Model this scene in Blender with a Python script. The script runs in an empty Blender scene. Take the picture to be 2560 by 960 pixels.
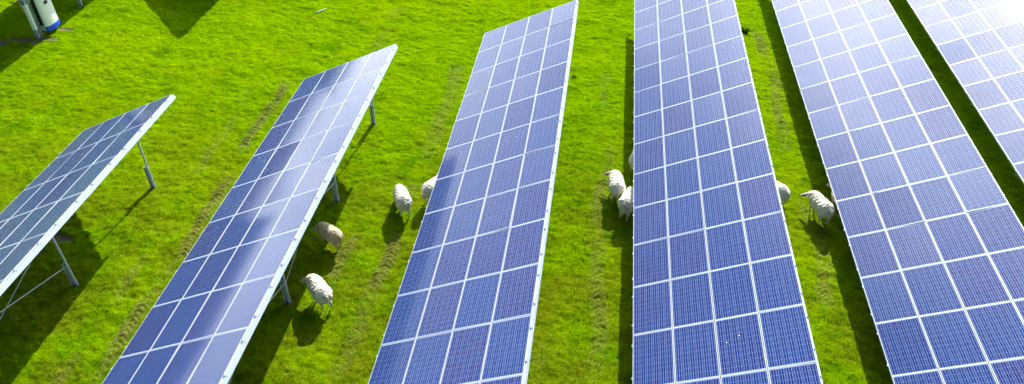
import bpy, bmesh, math, random
import numpy as np
from mathutils import Vector, Matrix, noise as mnoise
R = math.radians
random.seed(7); rng = np.random.default_rng(11)
SC = bpy.context.scene
COL = SC.collection

# ------------------------------------------------------------------ measured layout
TILT = 0.46884                       # slope of the racks
PX, PY = 1.01, 1.58715               # panel pitch across / along a rack
CT, ST = math.cos(TILT), math.sin(TILT)
SUN = Vector((0.205, 1.67, 1.0)).normalized()

def gh(x, y):
    """height of the meadow (smooth part), works on floats and arrays"""
    t = np.clip((np.asarray(x, float) + 9.0) / 15.0, 0, 1)
    return 0.5 * t * t * (3 - 2 * t)

# ------------------------------------------------------------------ object helpers
def link(o, parent=None):
    COL.objects.link(o)
    if parent: o.parent = parent
    return o
def tag(o, label=None, cat=None, group=None, kind=None):
    if label: o['label'] = label
    if cat: o['category'] = cat
    if group: o['group'] = group
    if kind: o['kind'] = kind
    return o
def empty(name, loc, rz=0):
    o = bpy.data.objects.new(name, None); o.location = loc; o.rotation_euler = (0, 0, rz)
    o.empty_display_size = .2
    return link(o)
def mesh_obj(name, bm, mats, parent=None, smooth=False):
    bmesh.ops.recalc_face_normals(bm, faces=bm.faces[:])
    me = bpy.data.meshes.new(name); bm.to_mesh(me); bm.free()
    for m in (mats if isinstance(mats, (list, tuple)) else [mats]): me.materials.append(m)
    if smooth: me.polygons.foreach_set('use_smooth', [True] * len(me.polygons))
    return link(bpy.data.objects.new(name, me), parent)
def box(bm, a, b, mi=0, M=None):
    x0, y0, z0 = a; x1, y1, z1 = b
    vs = [Vector(p) for p in ((x0,y0,z0),(x1,y0,z0),(x1,y1,z0),(x0,y1,z0),(x0,y0,z1),(x1,y0,z1),(x1,y1,z1),(x0,y1,z1))]
    if M is not None: vs = [M @ v for v in vs]
    v = [bm.verts.new(p) for p in vs]
    for q in ((0,3,2,1),(4,5,6,7),(0,1,5,4),(1,2,6,5),(2,3,7,6),(3,0,4,7)):
        f = bm.faces.new([v[i] for i in q]); f.material_index = mi
def tube(bm, pts, r, n=8, mi=0):
    pts = [Vector(p) for p in pts]; rings = []
    for i, p in enumerate(pts):
        d = (pts[min(i+1, len(pts)-1)] - pts[max(i-1, 0)]).normalized()
        a = d.cross(Vector((0,0,1)));  a = a.normalized() if a.length > 1e-4 else Vector((1,0,0))
        b = d.cross(a)
        rr = r[i] if isinstance(r, (list, tuple)) else r
        rings.append([bm.verts.new(p + (a*math.cos(t) + b*math.sin(t))*rr) for t in (2*math.pi*k/n for k in range(n))])
    for q, s in zip(rings, rings[1:]):
        for k in range(n):
            f = bm.faces.new((q[k], q[(k+1)%n], s[(k+1)%n], s[k])); f.material_index = mi
    for q in (rings[0], rings[-1]): f = bm.faces.new(q); f.material_index = mi

# ------------------------------------------------------------------ materials
class NT:
    def __init__(s, name):
        s.m = bpy.data.materials.new(name); s.m.use_nodes = True
        s.t = s.m.node_tree; s.t.nodes.clear(); s.out = s.t.nodes.new('ShaderNodeOutputMaterial')
    def n(s, kind, **kw):
        o = s.t.nodes.new('ShaderNode' + kind)
        for k, v in kw.items():
            if k in o.inputs.keys() if isinstance(k, str) else False: o.inputs[k].default_value = v
            else: setattr(o, k, v)
        return o
    def l(s, a, b): s.t.links.new(a, b)
    def val(s, node, i, v):
        if isinstance(v, bpy.types.NodeSocket): s.l(v, node.inputs[i])
        elif v is not None: node.inputs[i].default_value = v
    def math(s, op, a, b=None, c=None, clamp=False):
        o = s.t.nodes.new('ShaderNodeMath'); o.operation = op; o.use_clamp = clamp
        s.val(o, 0, a); s.val(o, 1, b); s.val(o, 2, c); return o.outputs[0]
    def mix(s, f, a, b):
        o = s.t.nodes.new('ShaderNodeMix'); o.data_type = 'RGBA'
        for i, v in ((0, f), (6, a), (7, b)):
            if isinstance(v, bpy.types.NodeSocket): s.l(v, o.inputs[i])
            else: o.inputs[i].default_value = (*v, 1) if isinstance(v, tuple) and len(v) == 3 else v
        return o.outputs[2]
    def noise(s, vec, scale, detail=2, rough=.5, dist=0):
        o = s.t.nodes.new('ShaderNodeTexNoise'); o.inputs['Scale'].default_value = scale
        o.inputs['Detail'].default_value = detail; o.inputs['Roughness'].default_value = rough
        o.inputs['Distortion'].default_value = dist
        if vec: s.l(vec, o.inputs['Vector'])
        return o.outputs['Fac']
    def ramp(s, f, a, b, smooth=True):
        o = s.t.nodes.new('ShaderNodeMapRange'); o.interpolation_type = 'SMOOTHSTEP' if smooth else 'LINEAR'
        s.l(f, o.inputs[0]); o.inputs[1].default_value = a; o.inputs[2].default_value = b; return o.outputs[0]
    def bsdf(s, **kw):
        o = s.t.nodes.new('ShaderNodeBsdfPrincipled')
        for k, v in kw.items():
            k = k.replace('_', ' ')
            if isinstance(v, bpy.types.NodeSocket): s.l(v, o.inputs[k])
            else: o.inputs[k].default_value = (*v, 1) if isinstance(v, tuple) and len(v) == 3 else v
        return o
    def done(s, sh): s.l(sh, s.out.inputs[0]); return s.m

def metal_mat(name, col, rough, var=.12, metallic=.6):
    t = NT(name); tc = t.n('TexCoord').outputs['Object']
    n1 = t.noise(tc, 9, 4, .6); n2 = t.noise(tc, 60, 2)
    c = t.mix(t.ramp(n1, .3, .7), tuple(v*(1-var) for v in col), col)
    b = t.bsdf(Base_Color=c, Metallic=metallic, Roughness=t.math('MULTIPLY_ADD', n2, .2, rough-.1))
    return t.done(b.outputs[0])
M_frame = metal_mat('anodised_aluminium', (.56, .59, .64), .5, .05, .2)
M_rail = metal_mat('rail_aluminium', (.46, .55, .64), .5, .08, .1)
M_galv = metal_mat('galvanised_steel', (.55, .63, .68), .55, .25, .1)
M_dark = metal_mat('dark_steel', (.05, .06, .07), .6, .3, .2)
M_black = metal_mat('black_plastic', (.012, .012, .014), .5, .1, 0)
M_white = metal_mat('white_enamel', (.86, .89, .90), .4, .05, 0)
M_blue = metal_mat('blue_enamel', (.002, .08, .80), .4, .1, 0)
M_back = metal_mat('backsheet', (.55, .57, .6), .6, .05, 0)
M_grey = metal_mat('grey_plastic', (.32, .38, .38), .5, .1, 0)

def cell_material():
    """glass laminate: 6 x 10 polycrystalline cells, three ribbons per cell, white backsheet between"""
    t = NT('solar_glass'); tc = t.n('TexCoord'); geo = tc.outputs['Object']
    sp = t.n('SeparateXYZ'); t.l(geo, sp.inputs[0]); X, Y = sp.outputs[0], sp.outputs[1]
    CW = .1590; CL = .1510
    u = t.math('DIVIDE', X, CW); v = t.math('DIVIDE', Y, CL)            # centred coordinates
    fu = t.math('FRACT', t.math('ADD', u, 10.0)); fv = t.math('FRACT', t.math('ADD', v, 10.0))
    cu = t.math('FLOOR', t.math('ADD', u, 10.0)); cv = t.math('FLOOR', t.math('ADD', v, 10.0))
    du = t.math('MULTIPLY', t.math('MINIMUM', fu, t.math('SUBTRACT', 1.0, fu)), CW)
    dv = t.math('MULTIPLY', t.math('MINIMUM', fv, t.math('SUBTRACT', 1.0, fv)), CL)
    gap_u = t.math('LESS_THAN', du, .0018)
    gap_v = t.math('LESS_THAN', dv, .0030)
    border = t.math('MAXIMUM', t.math('GREATER_THAN', t.math('ABSOLUTE', u), 3.0),
                    t.math('GREATER_THAN', t.math('ABSOLUTE', v), 5.0))
    fb = t.math('FRACT', t.math('MULTIPLY', fu, 3.0))                    # ribbons at 1/6, 1/2, 5/6
    db = t.math('MULTIPLY', t.math('ABSOLUTE', t.math('SUBTRACT', fb, .5)), CW/3)
    bus = t.math('LESS_THAN', db, .0023)
    # crystal grains and cell to cell tone
    rnd = t.n('ObjectInfo').outputs['Random']
    comb = t.n('CombineXYZ'); t.l(cu, comb.inputs[0]); t.l(cv, comb.inputs[1]); t.l(t.math('MULTIPLY', rnd, 97.0), comb.inputs[2])
    wn = t.n('TexWhiteNoise'); wn.noise_dimensions = '3D'; t.l(comb.outputs[0], wn.inputs['Vector'])
    vo = t.n('TexVoronoi'); t.l(geo, vo.inputs['Vector']); vo.inputs['Scale'].default_value = 70
    grain = t.n('SeparateColor'); t.l(vo.outputs['Color'], grain.inputs[0])
    base = t.mix(t.ramp(rnd, .1, .9), (.0001, .025, .170), (.005, .008, .135))
    base = t.mix(t.math('MULTIPLY', wn.outputs['Value'], .45), base, (.0001, .045, .23))
    base = t.mix(t.math('MULTIPLY', grain.outputs[0], .35), base, (.008, .012, .09))
    gapc = t.mix(t.math('MAXIMUM', border, gap_u), (.12, .20, .48), (.26, .35, .56))
    # a few droppings on some modules
    off = t.n('VectorMath'); off.operation = 'ADD'; t.l(geo, off.inputs[0])
    cb = t.n('CombineXYZ'); t.l(t.math('MULTIPLY', rnd, 53.0), cb.inputs[0]); t.l(t.math('MULTIPLY', rnd, 31.0), cb.inputs[1]); t.l(cb.outputs[0], off.inputs[1])
    vs2 = t.n('TexVoronoi'); vs2.voronoi_dimensions = '2D'; t.l(off.outputs[0], vs2.inputs['Vector']); vs2.inputs['Scale'].default_value = 1.3
    spot = t.math('MULTIPLY', t.math('LESS_THAN', vs2.outputs['Distance'], .022), t.math('GREATER_THAN', t.math('FRACT', t.math('MULTIPLY', rnd, 7.0)), .975))
    dust = t.math('MULTIPLY', t.ramp(t.noise(off.outputs[0], 1.6, 4, .6), .4, .75), .010)
    isgap = t.math('MAXIMUM', t.math('MAXIMUM', gap_u, gap_v), border)
    col = t.mix(spot, t.mix(dust, t.mix(isgap, base, gapc), (.5, .5, .5)), (.75, .75, .7))
    cellb = t.n('BsdfDiffuse'); t.l(col, cellb.inputs['Color'])
    # silicon sheen: wafer with fine fingers, scatters light across the panel
    # tinned ribbons running along the rack
    tan = t.n('Tangent'); tan.direction_type = 'UV_MAP'; tan.uv_map = 'UVMap'
    an = t.n('BsdfAnisotropic'); an.inputs['Color'].default_value = (.70, .78, .98, 1)
    t.l(tan.outputs[0], an.inputs['Tangent']); an.inputs['Roughness'].default_value = .62; an.inputs['Anisotropy'].default_value = .9
    dif = t.n('BsdfDiffuse'); dif.inputs['Color'].default_value = (.46, .57, .86, 1)
    rb = t.n('MixShader'); rb.inputs[0].default_value = .7; t.l(an.outputs[0], rb.inputs[1]); t.l(dif.outputs[0], rb.inputs[2])
    ms = t.n('MixShader'); notb = t.math('MULTIPLY', bus, t.math('SUBTRACT', 1.0, border))
    t.l(notb, ms.inputs[0]); t.l(cellb.outputs[0], ms.inputs[1]); t.l(rb.outputs[0], ms.inputs[2])
    # cover glass: sharp reflection plus the broad glare of its stippled surface and dust
    fr = t.n('Fresnel'); fr.inputs['IOR'].default_value = 1.6
    g1 = t.n('BsdfGlossy'); g1.inputs['Roughness'].default_value = .12
    g2 = t.n('BsdfGlossy'); g2.inputs['Roughness'].default_value = .6
    g2.inputs['Color'].default_value = (.93, .97, 1, 1)
    gm = t.n('MixShader'); gm.inputs[0].default_value = .03; t.l(g1.outputs[0], gm.inputs[1]); t.l(g2.outputs[0], gm.inputs[2])
    top = t.n('MixShader'); t.l(fr.outputs[0], top.inputs[0]); t.l(ms.outputs[0], top.inputs[1]); t.l(gm.outputs[0], top.inputs[2])
    return t.done(top.outputs[0])
M_cell = cell_material()

def grass_colour(t, vec):
    """shared green field of ground and blades: patches of lime, deep green and straw"""
    big = t.noise(vec, .22, 3, .55); mid = t.noise(vec, 1.3, 4, .6); fine = t.noise(vec, 9, 4, .65)
    c = t.mix(t.ramp(mid, .30, .72), (.095, .225, .0), (.180, .320, .0))
    c = t.mix(t.ramp(big, .40, .65), c, t.mix(.5, c, (.225, .335, .0)))
    c = t.mix(t.math('MULTIPLY', t.ramp(fine, .45, .75), .55), c, (.23, .38, .002))
    c = t.mix(t.math('MULTIPLY', t.ramp(t.noise(vec, 12, 5, .8), .50, .66), .62), c, (.02, .070, .0))
    c = t.mix(t.math('MULTIPLY', t.ramp(t.noise(vec, .8, 3, .6), .55, .75), .45), c, (.175, .20, .006))
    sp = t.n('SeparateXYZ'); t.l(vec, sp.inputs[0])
    c = t.mix(t.math('MULTIPLY', t.ramp(sp.outputs[1], -13, -3), .28), c, t.mix(fine, (.15, .33, .0), (.27, .43, .001)))  # far turf yellower where less grazed, also lightened to imitate backlit glow
    graz = t.math('MULTIPLY', t.ramp(sp.outputs[1], -4, -17), t.ramp(t.noise(vec, .55, 4, .6), .34, .62))
    c = t.mix(t.math('MULTIPLY', graz, .75), c, t.mix(fine, (.075, .120, .001), (.20, .21, .008)))
    c = t.mix(t.math('MULTIPLY', t.ramp(t.noise(vec, .9, 5, .7, .4), .52, .66), .5), c, (.035, .135, .001))
    return c
def ground_material():
    t = NT('meadow'); tc = t.n('TexCoord').outputs['Object']
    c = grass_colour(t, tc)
    at = t.n('Attribute'); at.attribute_name = 'wear'
    fine = t.noise(tc, 26, 3, .7)
    straw = t.mix(t.ramp(fine, .35, .65), (.10, .095, .015), (.27, .25, .085))
    wm = t.math('MULTIPLY', at.outputs['Fac'], t.ramp(t.noise(tc, 14, 3, .7), .30, .6), clamp=True)
    c = t.mix(wm, c, straw)
    a2 = t.n('Attribute'); a2.attribute_name = 'bare'
    earth = t.mix(t.noise(tc, 11, 3, .6), (.10, .07, .03), (.30, .27, .20))
    c = t.mix(a2.outputs['Fac'], c, earth)
    h = t.math('ADD', t.noise(tc, 22, 4, .7), t.math('MULTIPLY', t.noise(tc, 60, 2, .7), .5))
    bp = t.n('Bump'); bp.inputs['Strength'].default_value = 1; bp.inputs['Distance'].default_value = .055; t.l(h, bp.inputs['Height'])
    d = t.bsdf(Base_Color=c, Roughness=.9, Specular_IOR_Level=.0); t.l(bp.outputs[0], d.inputs['Normal'])
    return t.done(d.outputs[0])
def blade_material():
    t = NT('grass_blades'); tc = t.n('TexCoord').outputs['Object']
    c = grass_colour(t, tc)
    at = t.n('Attribute'); at.attribute_name = 'dry'
    c = t.mix(at.outputs['Fac'], c, (.30, .27, .09))
    d = t.bsdf(Base_Color=c, Roughness=.6, Specular_IOR_Level=.04)
    tr = t.n('BsdfTranslucent'); t.l(c, tr.inputs['Color'])
    m = t.n('MixShader'); m.inputs[0].default_value = .45; t.l(d.outputs[0], m.inputs[1]); t.l(tr.outputs[0], m.inputs[2])
    return t.done(m.outputs[0])

# ------------------------------------------------------------------ value noise (numpy)
def vnoise(x, y, seed):
    xi = np.floor(x).astype(np.int64); yi = np.floor(y).astype(np.int64)
    fx = x - xi; fy = y - yi; fx = fx*fx*(3-2*fx); fy = fy*fy*(3-2*fy)
    def h(a, b):
        n = (a*374761393 + b*668265263 + seed*1442695041) & 0xffffffff
        n = ((n ^ (n >> 13)) * 1274126177) & 0xffffffff
        return ((n ^ (n >> 16)) & 0xffff) / 65535.0
    return (h(xi,yi)*(1-fx) + h(xi+1,yi)*fx)*(1-fy) + (h(xi,yi+1)*(1-fx) + h(xi+1,yi+1)*fx)*fy
def seg(v, a, b): return np.clip((v-a)/(b-a), 0, 1)

# wheel tracks: centre x, y range, width, strength
TRACKS = [(-13.15,-20.5,-10,.20,1.0),(-13.5,-10.5,-5.5,.20,.9),(-14.05,-20.5,-15,.18,.6),(-14.5,-12,-6,.2,.45),
          (-8.35,-20,-10.5,.20,.75),(-7.15,-19,-11,.22,.95),(-7.0,-10,-3,.3,.5),
          (-.85,-19.5,-3,.22,.8),(-2.5,-19,-14,.26,.6),(-3.4,-12,-3,.35,.35),(5.55,-15,3,.25,.8),(-10.6,-3,1.5,.3,.5)]
def wear_fields(x, y):
    w = np.zeros_like(x); tread = np.zeros_like(x)
    for k, (cx, y0, y1, hw, s) in enumerate(TRACKS):
        xc = cx + .10*np.sin(y*.7 + k) + .05*np.sin(y*1.9 + 2*k)
        d = np.abs(x-xc)
        m = seg(d, hw*1.25, hw*.6) * seg(y, y0, y0+.6) * seg(y, y1, y1-.6)
        nn = vnoise(y*.55 + 7*k, x*.8 + 3*k, 5+k)
        m = m * s * .9 * seg(nn + .3*vnoise(x*6, y*6, 50+k), .48, .88)
        w = np.maximum(w, m)
        tread += m * np.sin(2*np.pi*(y + d*.9)/.17)
    return w, tread
BARE = [(-26.6,-6.0,1.1,.30),(-25.9,-6.4,.6,.22),(-25.3,-4.6,.8,.2),(-24.5,-4.3,.55,.16),(-26.6,-5.0,.8,.35),(-27.6,-6.4,.9,.3),(-16.9,-15.3,.5,.22),(-24.3,-3.4,.4,.12),(-15.40,-12.62,.11,.09),(-15.42,-16.95,.16,.12),(-9.35,-7.97,.11,.09),(-9.36,-12.3,.15,.10),(-9.35,-16.63,.14,.12),(-24.9,-1.2,.2,.15)]
def bare_field(x, y):
    b = np.zeros_like(x)
    for k, (cx, cy, a, c) in enumerate(BARE):
        d = ((x-cx)/a)**2 + ((y-cy)/c)**2
        b = np.maximum(b, seg(d + .9*(vnoise(x*5, y*5, 90+k)-.5) + .6*(vnoise(x*14, y*14, 80)-.5), 1.0, .55))
    return b
def micro(x, y):
    """small relief of the turf"""
    z = .050*(vnoise(x*.55, y*1.7, 1)-.5) + .06*(vnoise(x*.35, y*.35, 2)-.5)
    z += .040*(vnoise(x*3.1, y*4.2, 3)-.5) + .036*(vnoise(x*6.8, y*8.1, 4)-.5) + .028*(vnoise(x*15, y*16, 6)-.5)
    return z

# ------------------------------------------------------------------ the ground: one sheet to the horizon
def build_ground():
    def axis(a, b, st):
        core = np.arange(a, b+st/2, st)
        out = [st*1.6**k for k in range(1, 25)]
        e = np.cumsum(out); e = e[e < 2600]
        return np.concatenate([(a-e)[::-1], core, b+e])
    xs = axis(-30.5, 15, .045); ys = axis(-22, 9.5, .045)
    X, Y = np.meshgrid(xs, ys); nx, ny = len(xs), len(ys)
    x = X.ravel(); y = Y.ravel()
    w, tread = wear_fields(x, y); b = bare_field(x, y)
    inner = seg(x, -32, -30) * seg(x, 17, 15) * seg(y, -24, -22) * seg(y, 11, 9.5)
    z = gh(x, y) + micro(x, y) * inner * (1-.6*b) + tread*.032*inner - .015*w - .03*b
    co = np.stack([x, y, z], 1)
    idx = np.arange(nx*ny).reshape(ny, nx)
    q = np.stack([idx[:-1,:-1], idx[:-1,1:], idx[1:,1:], idx[1:,:-1]], -1).reshape(-1, 4)
    me = bpy.data.meshes.new('ground')
    me.vertices.add(len(co)); me.vertices.foreach_set('co', co.ravel())
    me.loops.add(q.size); me.loops.foreach_set('vertex_index', q.ravel())
    me.polygons.add(len(q)); me.polygons.foreach_set('loop_start', np.arange(0, q.size, 4))
    me.update()
    for nm, dat in (('wear', w), ('bare', b)):
        a = me.attributes.new(nm, 'FLOAT', 'POINT'); a.data.foreach_set('value', dat.astype(np.float32))
    me.polygons.foreach_set('use_smooth', np.ones(len(q), bool))
    me.materials.append(ground_material())
    o = link(bpy.data.objects.new('ground', me)); tag(o, kind='structure'); return o
build_ground()

# ------------------------------------------------------------------ turf: countless short blades
def build_grass(n=620000):
    # more blades where the lens is near
    x = rng.uniform(-30, 14, n*2); y = rng.uniform(-21, 9, n*2)
    dist = np.sqrt((x+1.9)**2 + (y+29)**2 + 230)
    keep = rng.random(n*2) < np.clip((21/dist)**1.6, 0, 1)*.95
    w, _ = wear_fields(x, y); b = bare_field(x, y)
    clump = vnoise(x*2.2, y*2.6, 33)*.5 + vnoise(x*8, y*8, 34)*.5
    keep &= (w*.85 < rng.random(n*2)) & (b < .35) & (clump + .35*rng.random(n*2) > .42)
    x = x[keep]; y = y[keep]; clump = clump[keep]; w = w[keep]; m = len(x)
    z = gh(x, y) + micro(x, y) - .008
    hgt = rng.uniform(.022, .05, m) * (.55 + clump); wid = rng.uniform(.0045, .010, m)
    a = rng.uniform(0, 2*np.pi, m); lean = rng.uniform(.1, .9, m)*hgt*1.3; la = rng.uniform(0, 2*np.pi, m)
    dx = np.cos(a)*wid; dy = np.sin(a)*wid
    p0 = np.stack([x-dx, y-dy, z], 1); p1 = np.stack([x+dx, y+dy, z], 1)
    p2 = np.stack([x+np.cos(la)*lean, y+np.sin(la)*lean, z+hgt], 1)
    co = np.stack([p0, p1, p2], 1).reshape(-1, 3)
    me = bpy.data.meshes.new('grass')
    me.vertices.add(len(co)); me.vertices.foreach_set('co', co.ravel())
    me.loops.add(3*m); me.loops.foreach_set('vertex_index', np.arange(3*m))
    me.polygons.add(m); me.polygons.foreach_set('loop_start', np.arange(0, 3*m, 3))
    me.update()
    dry = ((rng.random(m) < .035 + .35*w).astype(np.float32) * rng.uniform(.4, 1, m)).astype(np.float32)
    at = me.attributes.new('dry', 'FLOAT', 'POINT'); at.data.foreach_set('value', np.repeat(dry, 3))
    me.materials.append(blade_material())
    o = link(bpy.data.objects.new('grass', me))
    tag(o, 'short bright green grazed grass covering the meadow between the racks', 'grass', kind='stuff')
build_grass()

# ------------------------------------------------------------------ solar racks
def proto_panel():
    hx, hy = PX/2-.010, PY/2-.006
    bm = bmesh.new()
    box(bm, (-hx+.002, -hy+.002, -.006), (hx-.002, hy-.002, 0))
    for f in bm.faces:
        if f.calc_center_median().z < -.003: f.material_index = 1
    me = bpy.data.meshes.new('solar_panel'); bmesh.ops.recalc_face_normals(bm, faces=bm.faces[:]); bm.to_mesh(me); bm.free()
    me.materials.append(M_cell); me.materials.append(M_back)
    uv = me.uv_layers.new(name='UVMap')
    for lp, d in zip(me.loops, uv.data): d.uv = me.vertices[lp.vertex_index].co.xy
    bm = bmesh.new(); L = .012; Lz = (-.038, .0025)
    box(bm, (-hx, -hy, Lz[0]), (hx, -hy+L, Lz[1])); box(bm, (-hx, hy-L, Lz[0]), (hx, hy, Lz[1]))
    box(bm, (-hx, -hy+L, Lz[0]), (-hx+L, hy-L, Lz[1])); box(bm, (hx-L, -hy+L, Lz[0]), (hx, hy-L, Lz[1]))
    mf = bpy.data.meshes.new('frame'); bmesh.ops.recalc_face_normals(bm, faces=bm.faces[:]); bm.to_mesh(mf); bm.free()
    mf.materials.append(M_frame)
    return me, mf
PANEL, FRAME = proto_panel()

def rack(x0, y0, z0, n, label, posts=None, tilt=TILT, first_post=1.1, lone_x=None, near=None):
    """x0,z0 low edge; y0 far end; n rows of four panels towards the camera"""
    ct, st = math.cos(tilt), math.sin(tilt)
    g = float(gh(x0+1.8, 0)); L = n*PY
    root = empty('solar_rack', (x0+1.8, y0-L/2, g))
    tag(root, label, 'solar rack', 'racks of blue solar panels standing in rows on the meadow')
    O = Vector((x0-root.location.x, L/2, z0-g))                 # far low corner, local
    T = Matrix.Translation(O) @ Matrix.Rotation(-tilt, 4, 'Y')     # rack plane: +x up the slope, -y towards the camera
    for j in range(n):
        for i in range(4):
            p = bpy.data.objects.new('solar_panel', PANEL); link(p, root)
            wob = Matrix.Rotation(R(random.gauss(0, .3)), 4, 'X') @ Matrix.Rotation(R(random.gauss(0, .38)), 4, 'Y')
            p.matrix_local = T @ Matrix.Translation(((i+.5)*PX, -(j+.5)*PY, random.uniform(-.001, .001))) @ wob
            f = bpy.data.objects.new('frame', FRAME); link(f, p)
    # purlins (low, two inner) and the deep edge rail at the top
    for k, u in enumerate((1.0, 2.75)):
        bm = bmesh.new(); box(bm, (u, -L+.05, -.10), (u+.05, -.05, -.045), M=T); mesh_obj('purlin', bm, M_galv, root)
    bm = bmesh.new()
    box(bm, (4*PX-.045, -L-.03, -.165), (4*PX+.012, .03, -.040), M=T)
    for j in range(n):
        for q in (.22, .78):
            yy = -(j+q)*PY
            box(bm, (4*PX+.010, yy-.012, -.070), (4*PX+.016, yy+.012, -.054), 1, M=T)
            box(bm, (4*PX-.012, yy-.02, -.041), (4*PX+.012, yy+.02, .006), 0, M=T)
    mesh_obj('edge_rail', bm, [M_rail, M_dark], root)
    bm = bmesh.new()
    box(bm, (-.006, -L-.03, -.105), (.05, .03, -.040), M=T)
    for j in range(n):
        for q in (.2, .8):
            yy = -(j+q)*PY
            box(bm, (-.018, yy-.022, -.041), (.012, yy+.022, .007), 0, M=T)
    mesh_obj('low_rail', bm, [M_rail, M_dark], root)
    # posts
    ys = posts if posts else [y0-first_post-4.33*k for k in range(int((L-.8)/4.33)+1)]
    prev = None
    for yy in ys:
        ly = yy - root.location.y
        px = x0 + 2.83 - root.location.x
        u = 2.83/ct; topz = (T @ Vector((u, 0, -.20))).z
        lowx = x0 + .75 - root.location.x; lowz = (T @ Vector((.75/ct, 0, -.20))).z
        gp = float(gh(x0+2.83, yy)) - g; gl = float(gh(x0+.75, yy)) - g
        bm = bmesh.new(); box(bm, (.15, ly-.035, -.20), (4*PX-.25, ly+.035, -.105), M=Matrix.Translation(Vector((O.x,0,O.z))) @ Matrix.Rotation(-tilt, 4, 'Y'))
        mesh_obj('rafter', bm, M_galv, root)
        bm = bmesh.new()                                            # upper C tube
        box(bm, (px+.0, ly-.022, gp-.05), (px+.045, ly+.022, topz+.02))
        mesh_obj('post', bm, M_rail, root)
        bm = bmesh.new()                                            # driven pile: open C section
        a, b2, h = px-.105, px-.006, gp+.82
        box(bm, (a, ly-.05, gp-.3), (a+.008, ly+.05, h)); box(bm, (a+.008, ly+.042, gp-.3), (b2, ly+.05, h))
        box(bm, (a+.008, ly-.05, gp-.3), (a+.03, ly-.042, h)); box(bm, (b2-.008, ly-.05, gp-.3), (b2, ly+.041, h))
        mesh_obj('pile', bm, M_galv, root)
        bm = bmesh.new(); box(bm, (px-.02, ly-.065, gp+.70), (px+.065, ly-.052, gp+.84)); box(bm, (px+.0, ly-.085, gp+.76), (px+.03, ly-.066, gp+.79))
        mesh_obj('bracket', bm, M_rail, root)
        bm = bmesh.new(); box(bm, (lowx-.03, ly-.03, gl-.2), (lowx+.03, ly+.03, lowz+.02)); mesh_obj('front_post', bm, M_galv, root)
        if prev is not None and yy != ys[1]:
            for z1, z2 in ((gp+.78, topz-.1), (topz-.1, gp+.78)):
                bm = bmesh.new(); tube(bm, [(px+(.03 if z1 < z2 else .05), prev, z1), (px+(.03 if z1 < z2 else .05), ly, z2)], .010, 6)
                mesh_obj('brace_rod', bm, M_rail, root)
        prev = ly
    return root, T

racks = {}
racks[1] = rack(-18.185, -11.346, 1.019, 12, 'rack at the left edge with dull grey green glass and two tall posts showing', first_post=1.27)
racks[2] = rack(-12.138, -7.061, 1.049, 13, 'rack second from the left, dark blue low side and milky white far corner', first_post=.9)
racks[3] = rack(-6.048, -2.739, 1.251, 14, 'middle rack with a single half hidden sheep at its low left edge')
racks[4] = rack(0, 1.587, 1.365, 15, 'upright looking rack right of centre, three sheep huddled at its low edge')
racks[5] = rack(6.104, 6.083, 1.352, 17, 'wide rack second from the right, bordered by the dark shaded grass strip')
racks[6] = rack(12.285, 10.53, 1.364, 18, 'rack in the right corner, washed nearly white by glare')
racks[0] = rack(-27.75, 9.8, 1.05, 10, 'far rack in the upper left corner above the blue banded box', posts=[8.5, 4.2, -1.17, -4.25])
racks[7] = rack(-22.25, 17.4, 1.05, 10, 'rack beyond the top edge that throws its pointed shadow on the meadow')

# ------------------------------------------------------------------ inverter on its own stand below the far rack
def inverter():
    root = empty('inverter', (-24.62, -3.62, 0))
    tag(root, 'white wall box with a blue bottom band standing by the far rack posts', 'inverter')
    W2, D = .40, .20
    def shell(name, z0, z1, mat, grow=0):
        bm = bmesh.new(); ring = []
        pts = [(-D*.2, -W2-grow)] + [(D*.2 + grow + .12*math.cos(a), (W2+grow)*math.sin(a)) for a in [R(-90+15*k) for k in range(13)]] + [(-D*.2, W2+grow)]
        lo = [bm.verts.new((x, y, z0)) for x, y in pts]; hi = [bm.verts.new((x, y, z1)) for x, y in pts]
        m = len(pts)
        for k in range(m): bm.faces.new((lo[k], lo[(k+1)%m], hi[(k+1)%m], hi[k]))
        bm.faces.new(lo); bm.faces.new(hi)
        bmesh.ops.bevel(bm, geom=[e for e in bm.edges if abs(e.verts[0].co.z-e.verts[1].co.z) < 1e-6], offset=.012, segments=2, affect='EDGES')
        return mesh_obj(name, bm, mat, root)
    shell('casing', .40, 1.62, M_white); shell('bottom_band', .20, .398, M_blue, .004)
    bm = bmesh.new()
    for k in range(12): box(bm, (-.22, -.36+k*.062, .42), (-.045, -.345+k*.062, 1.55))
    box(bm, (-.235, -.37, .42), (-.222, .36, 1.55)); mesh_obj('heat_sink', bm, M_black, root)
    bm = bmesh.new(); box(bm, (-.26, -.47, .25), (-.02, -.405, .46)); mesh_obj('side_plate', bm, M_grey, root)
    bm = bmesh.new(); box(bm, (.150, -.14, 1.30), (.168, .06, 1.44)); mesh_obj('display', bm, M_dark, root)
    for y in (-.25, -.12, .05, .22):
        bm = bmesh.new(); tube(bm, [(.0, y, .21), (.0, y, .13), (-.01, y, -.02)], [.03, .02, .016], 8); mesh_obj('cable_gland', bm, M_dark if y < .1 else M_rail, root)
    for y in (-.46, .42):
        bm = bmesh.new(); box(bm, (-.32, y-.045, -.2), (-.312, y+.045, 1.9)); box(bm, (-.311, y-.045, -.2), (-.25, y-.037, 1.9)); box(bm, (-.311, y+.037, -.2), (-.25, y+.045, 1.9))
        mesh_obj('stand_rail', bm, M_galv, root)
    for z in (.5, 1.5):
        bm = bmesh.new(); box(bm, (-.249, -.50, z), (-.237, .47, z+.05)); mesh_obj('cross_bar', bm, M_galv, root)
inverter()
r0, T0 = racks[0]
def w2l(p): return Vector(p) - r0.location
bm = bmesh.new(); box(bm, w2l((-24.93, -4.40, .42)), w2l((-24.78, -4.296, 1.55))); mesh_obj('cable_trunking', bm, M_white, r0)
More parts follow.
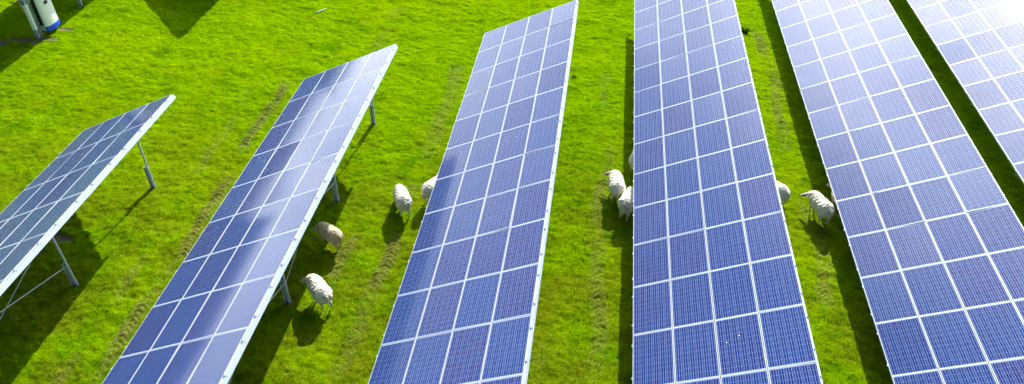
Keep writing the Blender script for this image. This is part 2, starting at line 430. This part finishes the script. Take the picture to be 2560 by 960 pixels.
bm = bmesh.new(); box(bm, w2l((-25.25, -4.15, 1.02)), w2l((-25.20, -3.88, 1.62))); mesh_obj('junction_plate', bm, M_grey, r0)
bm = bmesh.new(); tube(bm, [w2l(p) for p in ((-24.25, -5.6, 2.3), (-24.45, -5.2, 2.02), (-24.7, -4.8, 1.92), (-24.84, -4.5, 1.78), (-24.86, -4.37, 1.5))], .022, 8); mesh_obj('cable', bm, M_black, r0)

# ------------------------------------------------------------------ sheep
def wool_material(tone):
    t = NT('wool'); tc = t.n('TexCoord').outputs['Object']
    n1 = t.noise(tc, 6, 4, .6); n2 = t.noise(tc, 40, 3, .7)
    at = t.n('Attribute'); at.attribute_name = 'skin'
    c = t.mix(t.ramp(n1, .3, .7), tuple(v*.88 for v in tone), tone)
    c = t.mix(t.math('MULTIPLY', t.ramp(n2, .45, .75), .35), c, (.34, .27, .16))
    dt = t.n('Attribute'); dt.attribute_name = 'dirt'
    c = t.mix(t.math('MULTIPLY', dt.outputs['Fac'], .6), c, (.24, .16, .07))
    gm = t.n('Attribute'); gm.attribute_name = 'mark'
    c = t.mix(t.math('MULTIPLY', gm.outputs['Fac'], t.ramp(n2, .35, .6)), c, (.05, .40, .24))
    c = t.mix(at.outputs['Fac'], c, t.mix(t.ramp(t.noise(tc, 14, 2), .4, .6), (.50, .38, .28), (.62, .54, .44)))
    vo = t.n('TexVoronoi'); t.l(tc, vo.inputs['Vector']); vo.inputs['Scale'].default_value = 32
    h = t.math('ADD', vo.outputs['Distance'], n2)
    bp = t.n('Bump'); bp.inputs['Strength'].default_value = .7; bp.inputs['Distance'].default_value = .02; t.l(h, bp.inputs['Height'])
    b = t.bsdf(Base_Color=c, Roughness=.95, Specular_IOR_Level=.1, Sheen_Weight=.3); t.l(bp.outputs[0], b.inputs['Normal'])
    return t.done(b.outputs[0])
M_wool = wool_material((.92, .88, .76)); M_tan = wool_material((.62, .52, .36))  # second tone is browner and darker, worn by one sheep
M_eye = metal_mat('eye_black', (.01, .008, .006), .2, 0, 0)
M_hoof = metal_mat('hoof_horn', (.05, .04, .03), .6, .2, 0)

def sheep_mesh(name, head, turn, walk, mark=False, mat=None):
    """one continuous body; local +x is forward. head=(x,z) of the poll, turn=yaw of the head, walk=stride"""
    bm = bmesh.new()
    def ell(c, r, rot=None):
        M = Matrix.Translation(c) @ (rot or Matrix()) @ Matrix.Diagonal((*r, 1))
        bmesh.ops.create_icosphere(bm, subdivisions=3, radius=1, matrix=M)
    def chain(pts, rs, k=9):
        for (a, b, ra, rb) in zip(pts, pts[1:], rs, rs[1:]):
            a, b = Vector(a), Vector(b)
            for q in range(k+1):
                f = q/k; bmesh.ops.create_icosphere(bm, subdivisions=2, radius=ra+(rb-ra)*f, matrix=Matrix.Translation(a.lerp(b, f)))
    ell((0, 0, .555), (.47, .265, .265)); ell((-.22, 0, .565), (.29, .282, .275)); ell((.23, 0, .55), (.27, .245, .27))
    ell((-.02, 0, .46), (.38, .245, .20)); ell((-.40, 0, .54), (.14, .21, .22))
    hx, hz = head; sy = math.sin(turn)*.16
    H = Vector((hx, sy, hz))
    chain([(.36, 0, .64), (.36+(hx-.36)*.5, sy*.35, .66*.5+hz*.5+.02), (hx-.03, sy*.8, hz)], [.185, .135, .095])
    down = R(62) if hz < .35 else R(28)
    d = Vector((math.cos(turn)*math.cos(down), math.sin(turn)*math.cos(down), -math.sin(down)))
    chain([H, H+d*.10, H+d*.21], [.085, .073, .044]); chain([H+d*.205, H+d*.235], [.043, .036], 2)
    side = Vector((-math.sin(turn), math.cos(turn), 0)); up = side.cross(d).normalized() * -1
    if up.z < 0: up = -up
    for s in (-1, 1):                                                # ears
        a = H + side*s*.07 + up*.02; chain([a, a+side*s*.06+up*.0, a+side*s*.115-up*.02-d*.01], [.022, .026, .010], 6)
    for s, w in ((1, walk), (-1, -walk)):                           # hind legs: stifle, hock, hoof
        chain([(-.30, s*.13, .48), (-.24+w*.4, s*.135, .36), (-.40+w*.8, s*.13, .235), (-.36+w, s*.125, .03)], [.125, .075, .036, .024])
        ell((-.35+w, s*.125, .022), (.034, .026, .022))
    for s, w in ((1, -walk), (-1, walk)):
        chain([(.27, s*.12, .46), (.29+w*.4, s*.115, .25), (.28+w, s*.11, .03)], [.095, .036, .023])
        ell((.295+w, s*.11, .022), (.034, .026, .022))
    chain([(-.50, 0, .66), (-.555, 0, .56), (-.56, .0, .36)], [.045, .036, .022])      # tail
    me = bpy.data.meshes.new(name); bm.to_mesh(me); bm.free()
    o = bpy.data.objects.new('tmp', me); COL.objects.link(o)
    m = o.modifiers.new('r', 'REMESH'); m.mode = 'VOXEL'; m.voxel_size = .0135
    m = o.modifiers.new('s', 'SMOOTH'); m.iterations = 3; m.factor = .5
    dg = bpy.context.evaluated_depsgraph_get(); me2 = bpy.data.meshes.new_from_object(o.evaluated_get(dg)); me2.name = name
    bpy.data.objects.remove(o)
    nv = len(me2.vertices); co = np.zeros(nv*3, np.float32); me2.vertices.foreach_get('co', co); co = co.reshape(-1, 3)
    no = np.zeros(nv*3, np.float32); me2.vertex_normals.foreach_get('vector', no); no = no.reshape(-1, 3)
    leg = np.clip((.30-co[:, 2])/.05, 0, 1)
    hd = co - np.array(H); along = hd @ np.array(d); rad = np.linalg.norm(hd - along[:, None]*np.array(d), axis=1)
    face = ((along > -.05) & (along < .3) & (rad < .2) & (co[:, 0] > .45)).astype(float) * np.clip((along+.06)/.06, 0, 1)
    if hz < .35: leg = leg * (co[:, 0] < .50)
    skin = np.maximum(leg, face)
    disp = np.array([mnoise.noise(Vector(p)*9)*.5 + mnoise.noise(Vector(p)*22)*.35 + mnoise.noise(Vector((p[0]*14, p[1]*4, p[2]*6+3)))*.22 for p in co.tolist()])
    co = co + no * ((1-skin) * (disp*.030 + .006))[:, None]
    me2.vertices.foreach_set('co', co.ravel())
    dirt = np.clip((.50-co[:, 2])/.25, 0, 1)*.7 + np.clip((-.42-co[:, 0])/.08, 0, 1)*.6
    mk = np.exp(-(((co[:, 0]-.02)/.10)**2 + ((co[:, 1])/.10)**2)) * (co[:, 2] > .7) * (1.0 if mark else 0.0)
    for nm, dat in (('skin', skin), ('dirt', dirt*(1-skin)), ('mark', mk)):
        a = me2.attributes.new(nm, 'FLOAT', 'POINT'); a.data.foreach_set('value', dat.astype(np.float32))
    me2.polygons.foreach_set('use_smooth', [True]*len(me2.polygons)); me2.update()
    me2.materials.clear(); me2.materials.append(mat or M_wool)
    eyes = [H + d*.075 + side*s*.066 + up*.030 for s in (-1, 1)]
    return me2, eyes
def eye_mesh():
    bm = bmesh.new(); bmesh.ops.create_uvsphere(bm, u_segments=10, v_segments=6, radius=.013)
    me = bpy.data.meshes.new('eye'); bm.to_mesh(me); bm.free(); me.materials.append(M_eye); return me
EYE = eye_mesh()
SH = {
 'walk': sheep_mesh('sheep', (.58, .60), R(25), .07, False),
 'walkmark': sheep_mesh('sheep', (.56, .56), R(50), .05, True),
 'graze': sheep_mesh('sheep', (.66, .25), R(8), .05, False),
 'tan': sheep_mesh('sheep', (.58, .50), R(35), -.08, False, M_tan),
 'left': sheep_mesh('sheep', (.56, .55), R(60), .03, False),
}
def sheep(kind, x, y, ang, s, label):
    me, eyes = SH[kind]
    o = bpy.data.objects.new('sheep', me); link(o)
    o.location = (x, y, float(gh(x, y)) + .0); o.rotation_euler = (0, 0, R(ang)); o.scale = (s, s, s)
    for e in eyes:
        q = bpy.data.objects.new('eye', EYE); q.location = e; link(q, o)
    tag(o, label, 'sheep', 'sheep grazing between the racks')
sheep('tan', -8.86, -14.25, 150, .84, 'tan sheep in the rack shade, the upper of the two beside the second rack')
sheep('walkmark', -8.42, -16.48, 134, .92, 'cream sheep with a green paint mark on its back, beside the second rack')
sheep('graze', -7.12, -12.42, 117, .92, 'white sheep grazing alone in the open, seen from behind between two racks')
sheep('graze', -6.26, -11.74, 62, .9, 'white sheep half hidden behind the low edge of the middle rack')
sheep('left', -.46, -11.0, 97, .95, 'white sheep with its head turned left, outermost of the three by the upright rack')
sheep('graze', -.08, -11.75, 75, .95, 'white sheep tucked against the low edge of the upright rack, lowest of its three')
sheep('walk', .22, -9.45, 75, .9, 'sheep of which only a sliver of back shows past the upright rack')
sheep('graze', 4.52, -10.60, 135, .9, 'sheep whose rump alone sticks out beyond the high edge of the upright rack')
sheep('walkmark', 5.80, -11.2, 112, .93, 'white sheep walking in the sunny strip just left of the wide rack')
sheep('walk', 6.55, -10.75, 105, .95, 'sheep under the wide rack showing only a leg and some wool at its low edge')

# ------------------------------------------------------------------ small things on the grass
bm = bmesh.new(); tube(bm, [(-14.35, -.15, .03), (-14.20, .08, .05), (-14.07, .25, .045), (-13.95, .48, .06)], [.012, .03, .022, .010], 7)
tube(bm, [(-14.18, .1, .05), (-14.10, .03, .04)], [.015, .006], 5)
o = mesh_obj('stick', bm, metal_mat('bleached_wood', (.66, .66, .5), .8, .2, 0), smooth=True)
tag(o, 'bleached pale stick lying alone on the sunny grass near the top', 'stick')
t = NT('dark_blades'); tcx = t.n('TexCoord').outputs['Object']
M_tus = t.done(t.bsdf(Base_Color=t.mix(t.noise(tcx, 8), (.02, .08, .006), (.05, .15, .01)), Roughness=.6).outputs[0])
def tussock(x, y, s, label):
    bm = bmesh.new()
    for k in range(260):
        a = random.uniform(0, 6.283); r = random.random()**.5*.13*s; l = random.uniform(.12, .28)*s; t2 = random.uniform(0, 6.283)
        p = Vector((r*math.cos(a), r*math.sin(a), -.02)); q = p + Vector((math.cos(a)*l*.45, math.sin(a)*l*.45, l)); w = Vector((math.cos(t2), math.sin(t2), 0))*.009
        bm.faces.new([bm.verts.new(p-w), bm.verts.new(p+w), bm.verts.new(q)])
    o = mesh_obj('tussock', bm, M_tus); o.location = (x, y, float(gh(x, y)))
    tag(o, label, 'grass tuft')
tussock(4.95, .90, 1.0, 'dark rounded grass tuft beside the far high edge of the upright rack')
tussock(-2.24, -3.84, .5, 'tiny dark grass tuft in open turf between the middle and upright racks')

# ------------------------------------------------------------------ distant land seen mirrored in the low panels
def hills():
    bm = bmesh.new(); n = 140; rows = []
    for k in range(n):
        a = R(-150 + 300*k/(n-1)); 
        el = np.interp(math.degrees(a), [-150, -75, -64, -56, -50, -45, -39, -33, 0, 150], [3, 4.6, 4.6, 3.3, 3.2, 1.6, 1.5, .8, .6, 2])
        h = 340*math.tan(R(float(el)))*(1 + .22*mnoise.noise(Vector((k*.31, 3, 0)))) + 2 + 1.5*mnoise.noise(Vector((k*1.7, 9, 0)))
        row = []
        for q, (dd, hh) in enumerate(((240, -2), (270, .35), (300, .8), (340, 1), (420, .9), (520, -.1))):
            row.append(bm.verts.new((dd*math.sin(a), dd*math.cos(a), h*hh if hh > -1 else -2)))
        rows.append(row)
    for a, b in zip(rows, rows[1:]):
        for q in range(5): bm.faces.new((a[q], a[q+1], b[q+1], b[q]))
    t = NT('wooded_hill'); tc = t.n('TexCoord').outputs['Object']
    b = t.bsdf(Base_Color=t.mix(t.noise(tc, .05, 4), (.02, .04, .012), (.05, .09, .02)), Roughness=.9)
    o = mesh_obj('hills', bm, t.done(b.outputs[0]), smooth=True); tag(o, kind='structure')
hills()

# ------------------------------------------------------------------ sky and sun
SKY_W, SKY_A, SKY_B = 24.5, 62.0, 68.0
w = bpy.data.worlds.new('World'); SC.world = w; w.use_nodes = True
nt = w.node_tree; nt.nodes.clear()
sky = nt.nodes.new('ShaderNodeTexSky'); sky.sky_type = 'NISHITA'; sky.sun_disc = False
sky.sun_elevation = math.asin(SUN.z); sky.sun_rotation = math.atan2(SUN.x, SUN.y)
sky.air_density = 1.0; sky.dust_density = .8; sky.ozone_density = 1.5
bg = nt.nodes.new('ShaderNodeBackground'); bg.inputs[1].default_value = .057
ow = nt.nodes.new('ShaderNodeOutputWorld')
def wmath(op, a, b=None, c=None, clamp=False):
    o = nt.nodes.new('ShaderNodeMath'); o.operation = op; o.use_clamp = clamp
    for i, v in enumerate((a, b, c)):
        if isinstance(v, bpy.types.NodeSocket): nt.links.new(v, o.inputs[i])
        elif v is not None: o.inputs[i].default_value = v
    return o.outputs[0]
wtc = nt.nodes.new('ShaderNodeTexCoord').outputs['Generated']
sep = nt.nodes.new('ShaderNodeSeparateXYZ'); nt.links.new(wtc, sep.inputs[0]); WZ = sep.outputs[2]
dt = nt.nodes.new('ShaderNodeVectorMath'); dt.operation = 'DOT_PRODUCT'; nt.links.new(wtc, dt.inputs[0]); dt.inputs[1].default_value = SUN
ang = wmath('ARCCOSINE', dt.outputs['Value'])
# bank of bright thin cloud round the sun and low haze, broken by soft cloud shapes
aur = wmath('EXPONENT', wmath('MULTIPLY', wmath('POWER', wmath('DIVIDE', ang, R(SKY_W)), 5.0), -1.0))
low = wmath('EXPONENT', wmath('DIVIDE', wmath('MAXIMUM', WZ, 0.0), -.18))
low = wmath('MULTIPLY', low, wmath('EXPONENT', wmath('MULTIPLY', wmath('POWER', wmath('DIVIDE', ang, R(74)), 6.0), -1.0)))
cn = nt.nodes.new('ShaderNodeTexNoise'); nt.links.new(wtc, cn.inputs['Vector']); cn.inputs['Scale'].default_value = 3.2; cn.inputs['Detail'].default_value = 5
mr = nt.nodes.new('ShaderNodeMapRange'); mr.interpolation_type = 'SMOOTHSTEP'; nt.links.new(cn.outputs['Fac'], mr.inputs[0])
mr.inputs[1].default_value = .34; mr.inputs[2].default_value = .60; mr.inputs[3].default_value = .45
cl = wmath('MULTIPLY', wmath('ADD', wmath('MULTIPLY', aur, SKY_A), wmath('MULTIPLY', low, SKY_B)), mr.outputs[0])
cc = nt.nodes.new('ShaderNodeVectorMath'); cc.operation = 'SCALE'; cc.inputs[0].default_value = (.95, .98, 1.0); nt.links.new(cl, cc.inputs['Scale'])
ad = nt.nodes.new('ShaderNodeVectorMath'); ad.operation = 'ADD'; nt.links.new(sky.outputs[0], ad.inputs[0]); nt.links.new(cc.outputs[0], ad.inputs[1])
nt.links.new(ad.outputs[0], bg.inputs[0]); nt.links.new(bg.outputs[0], ow.inputs[0])
sl = bpy.data.lights.new('sun', 'SUN'); sl.energy = 5; sl.angle = R(.5); sl.color = (1, .95, .86)
so = link(bpy.data.objects.new('sun', sl)); so.rotation_euler = (-SUN).to_track_quat('-Z', 'Y').to_euler(); so.location = (0, 20, 30)

# ------------------------------------------------------------------ camera
yaw, pitch, roll = -0.10597310, 0.70732632, 0.03809244
cy, sy, cp, sp = math.cos(yaw), math.sin(yaw), math.cos(pitch), math.sin(pitch)
f = Vector((sy*cp, cy*cp, -sp)); r = Vector((cy, -sy, 0)); u = r.cross(f)
r2 = r*math.cos(roll) + u*math.sin(roll); u2 = u*math.cos(roll) - r*math.sin(roll)
cam = bpy.data.cameras.new('camera'); cam.sensor_width = 36; cam.lens = 1809.007/2560*36; cam.clip_end = 6000
co = link(bpy.data.objects.new('camera', cam))
Mx = Matrix((r2, u2, -f)).transposed().to_4x4(); Mx.translation = (-1.88433, -29.04337, 15.53828)
co.matrix_world = Mx; SC.camera = co

vs = SC.view_settings; vs.view_transform = 'Standard'; vs.look = 'None'; vs.gamma = 1; vs.exposure = 1.0; vs.use_curve_mapping = False
SC.render.engine = 'CYCLES'; SC.cycles.max_bounces = 6; SC.cycles.sample_clamp_indirect = 4
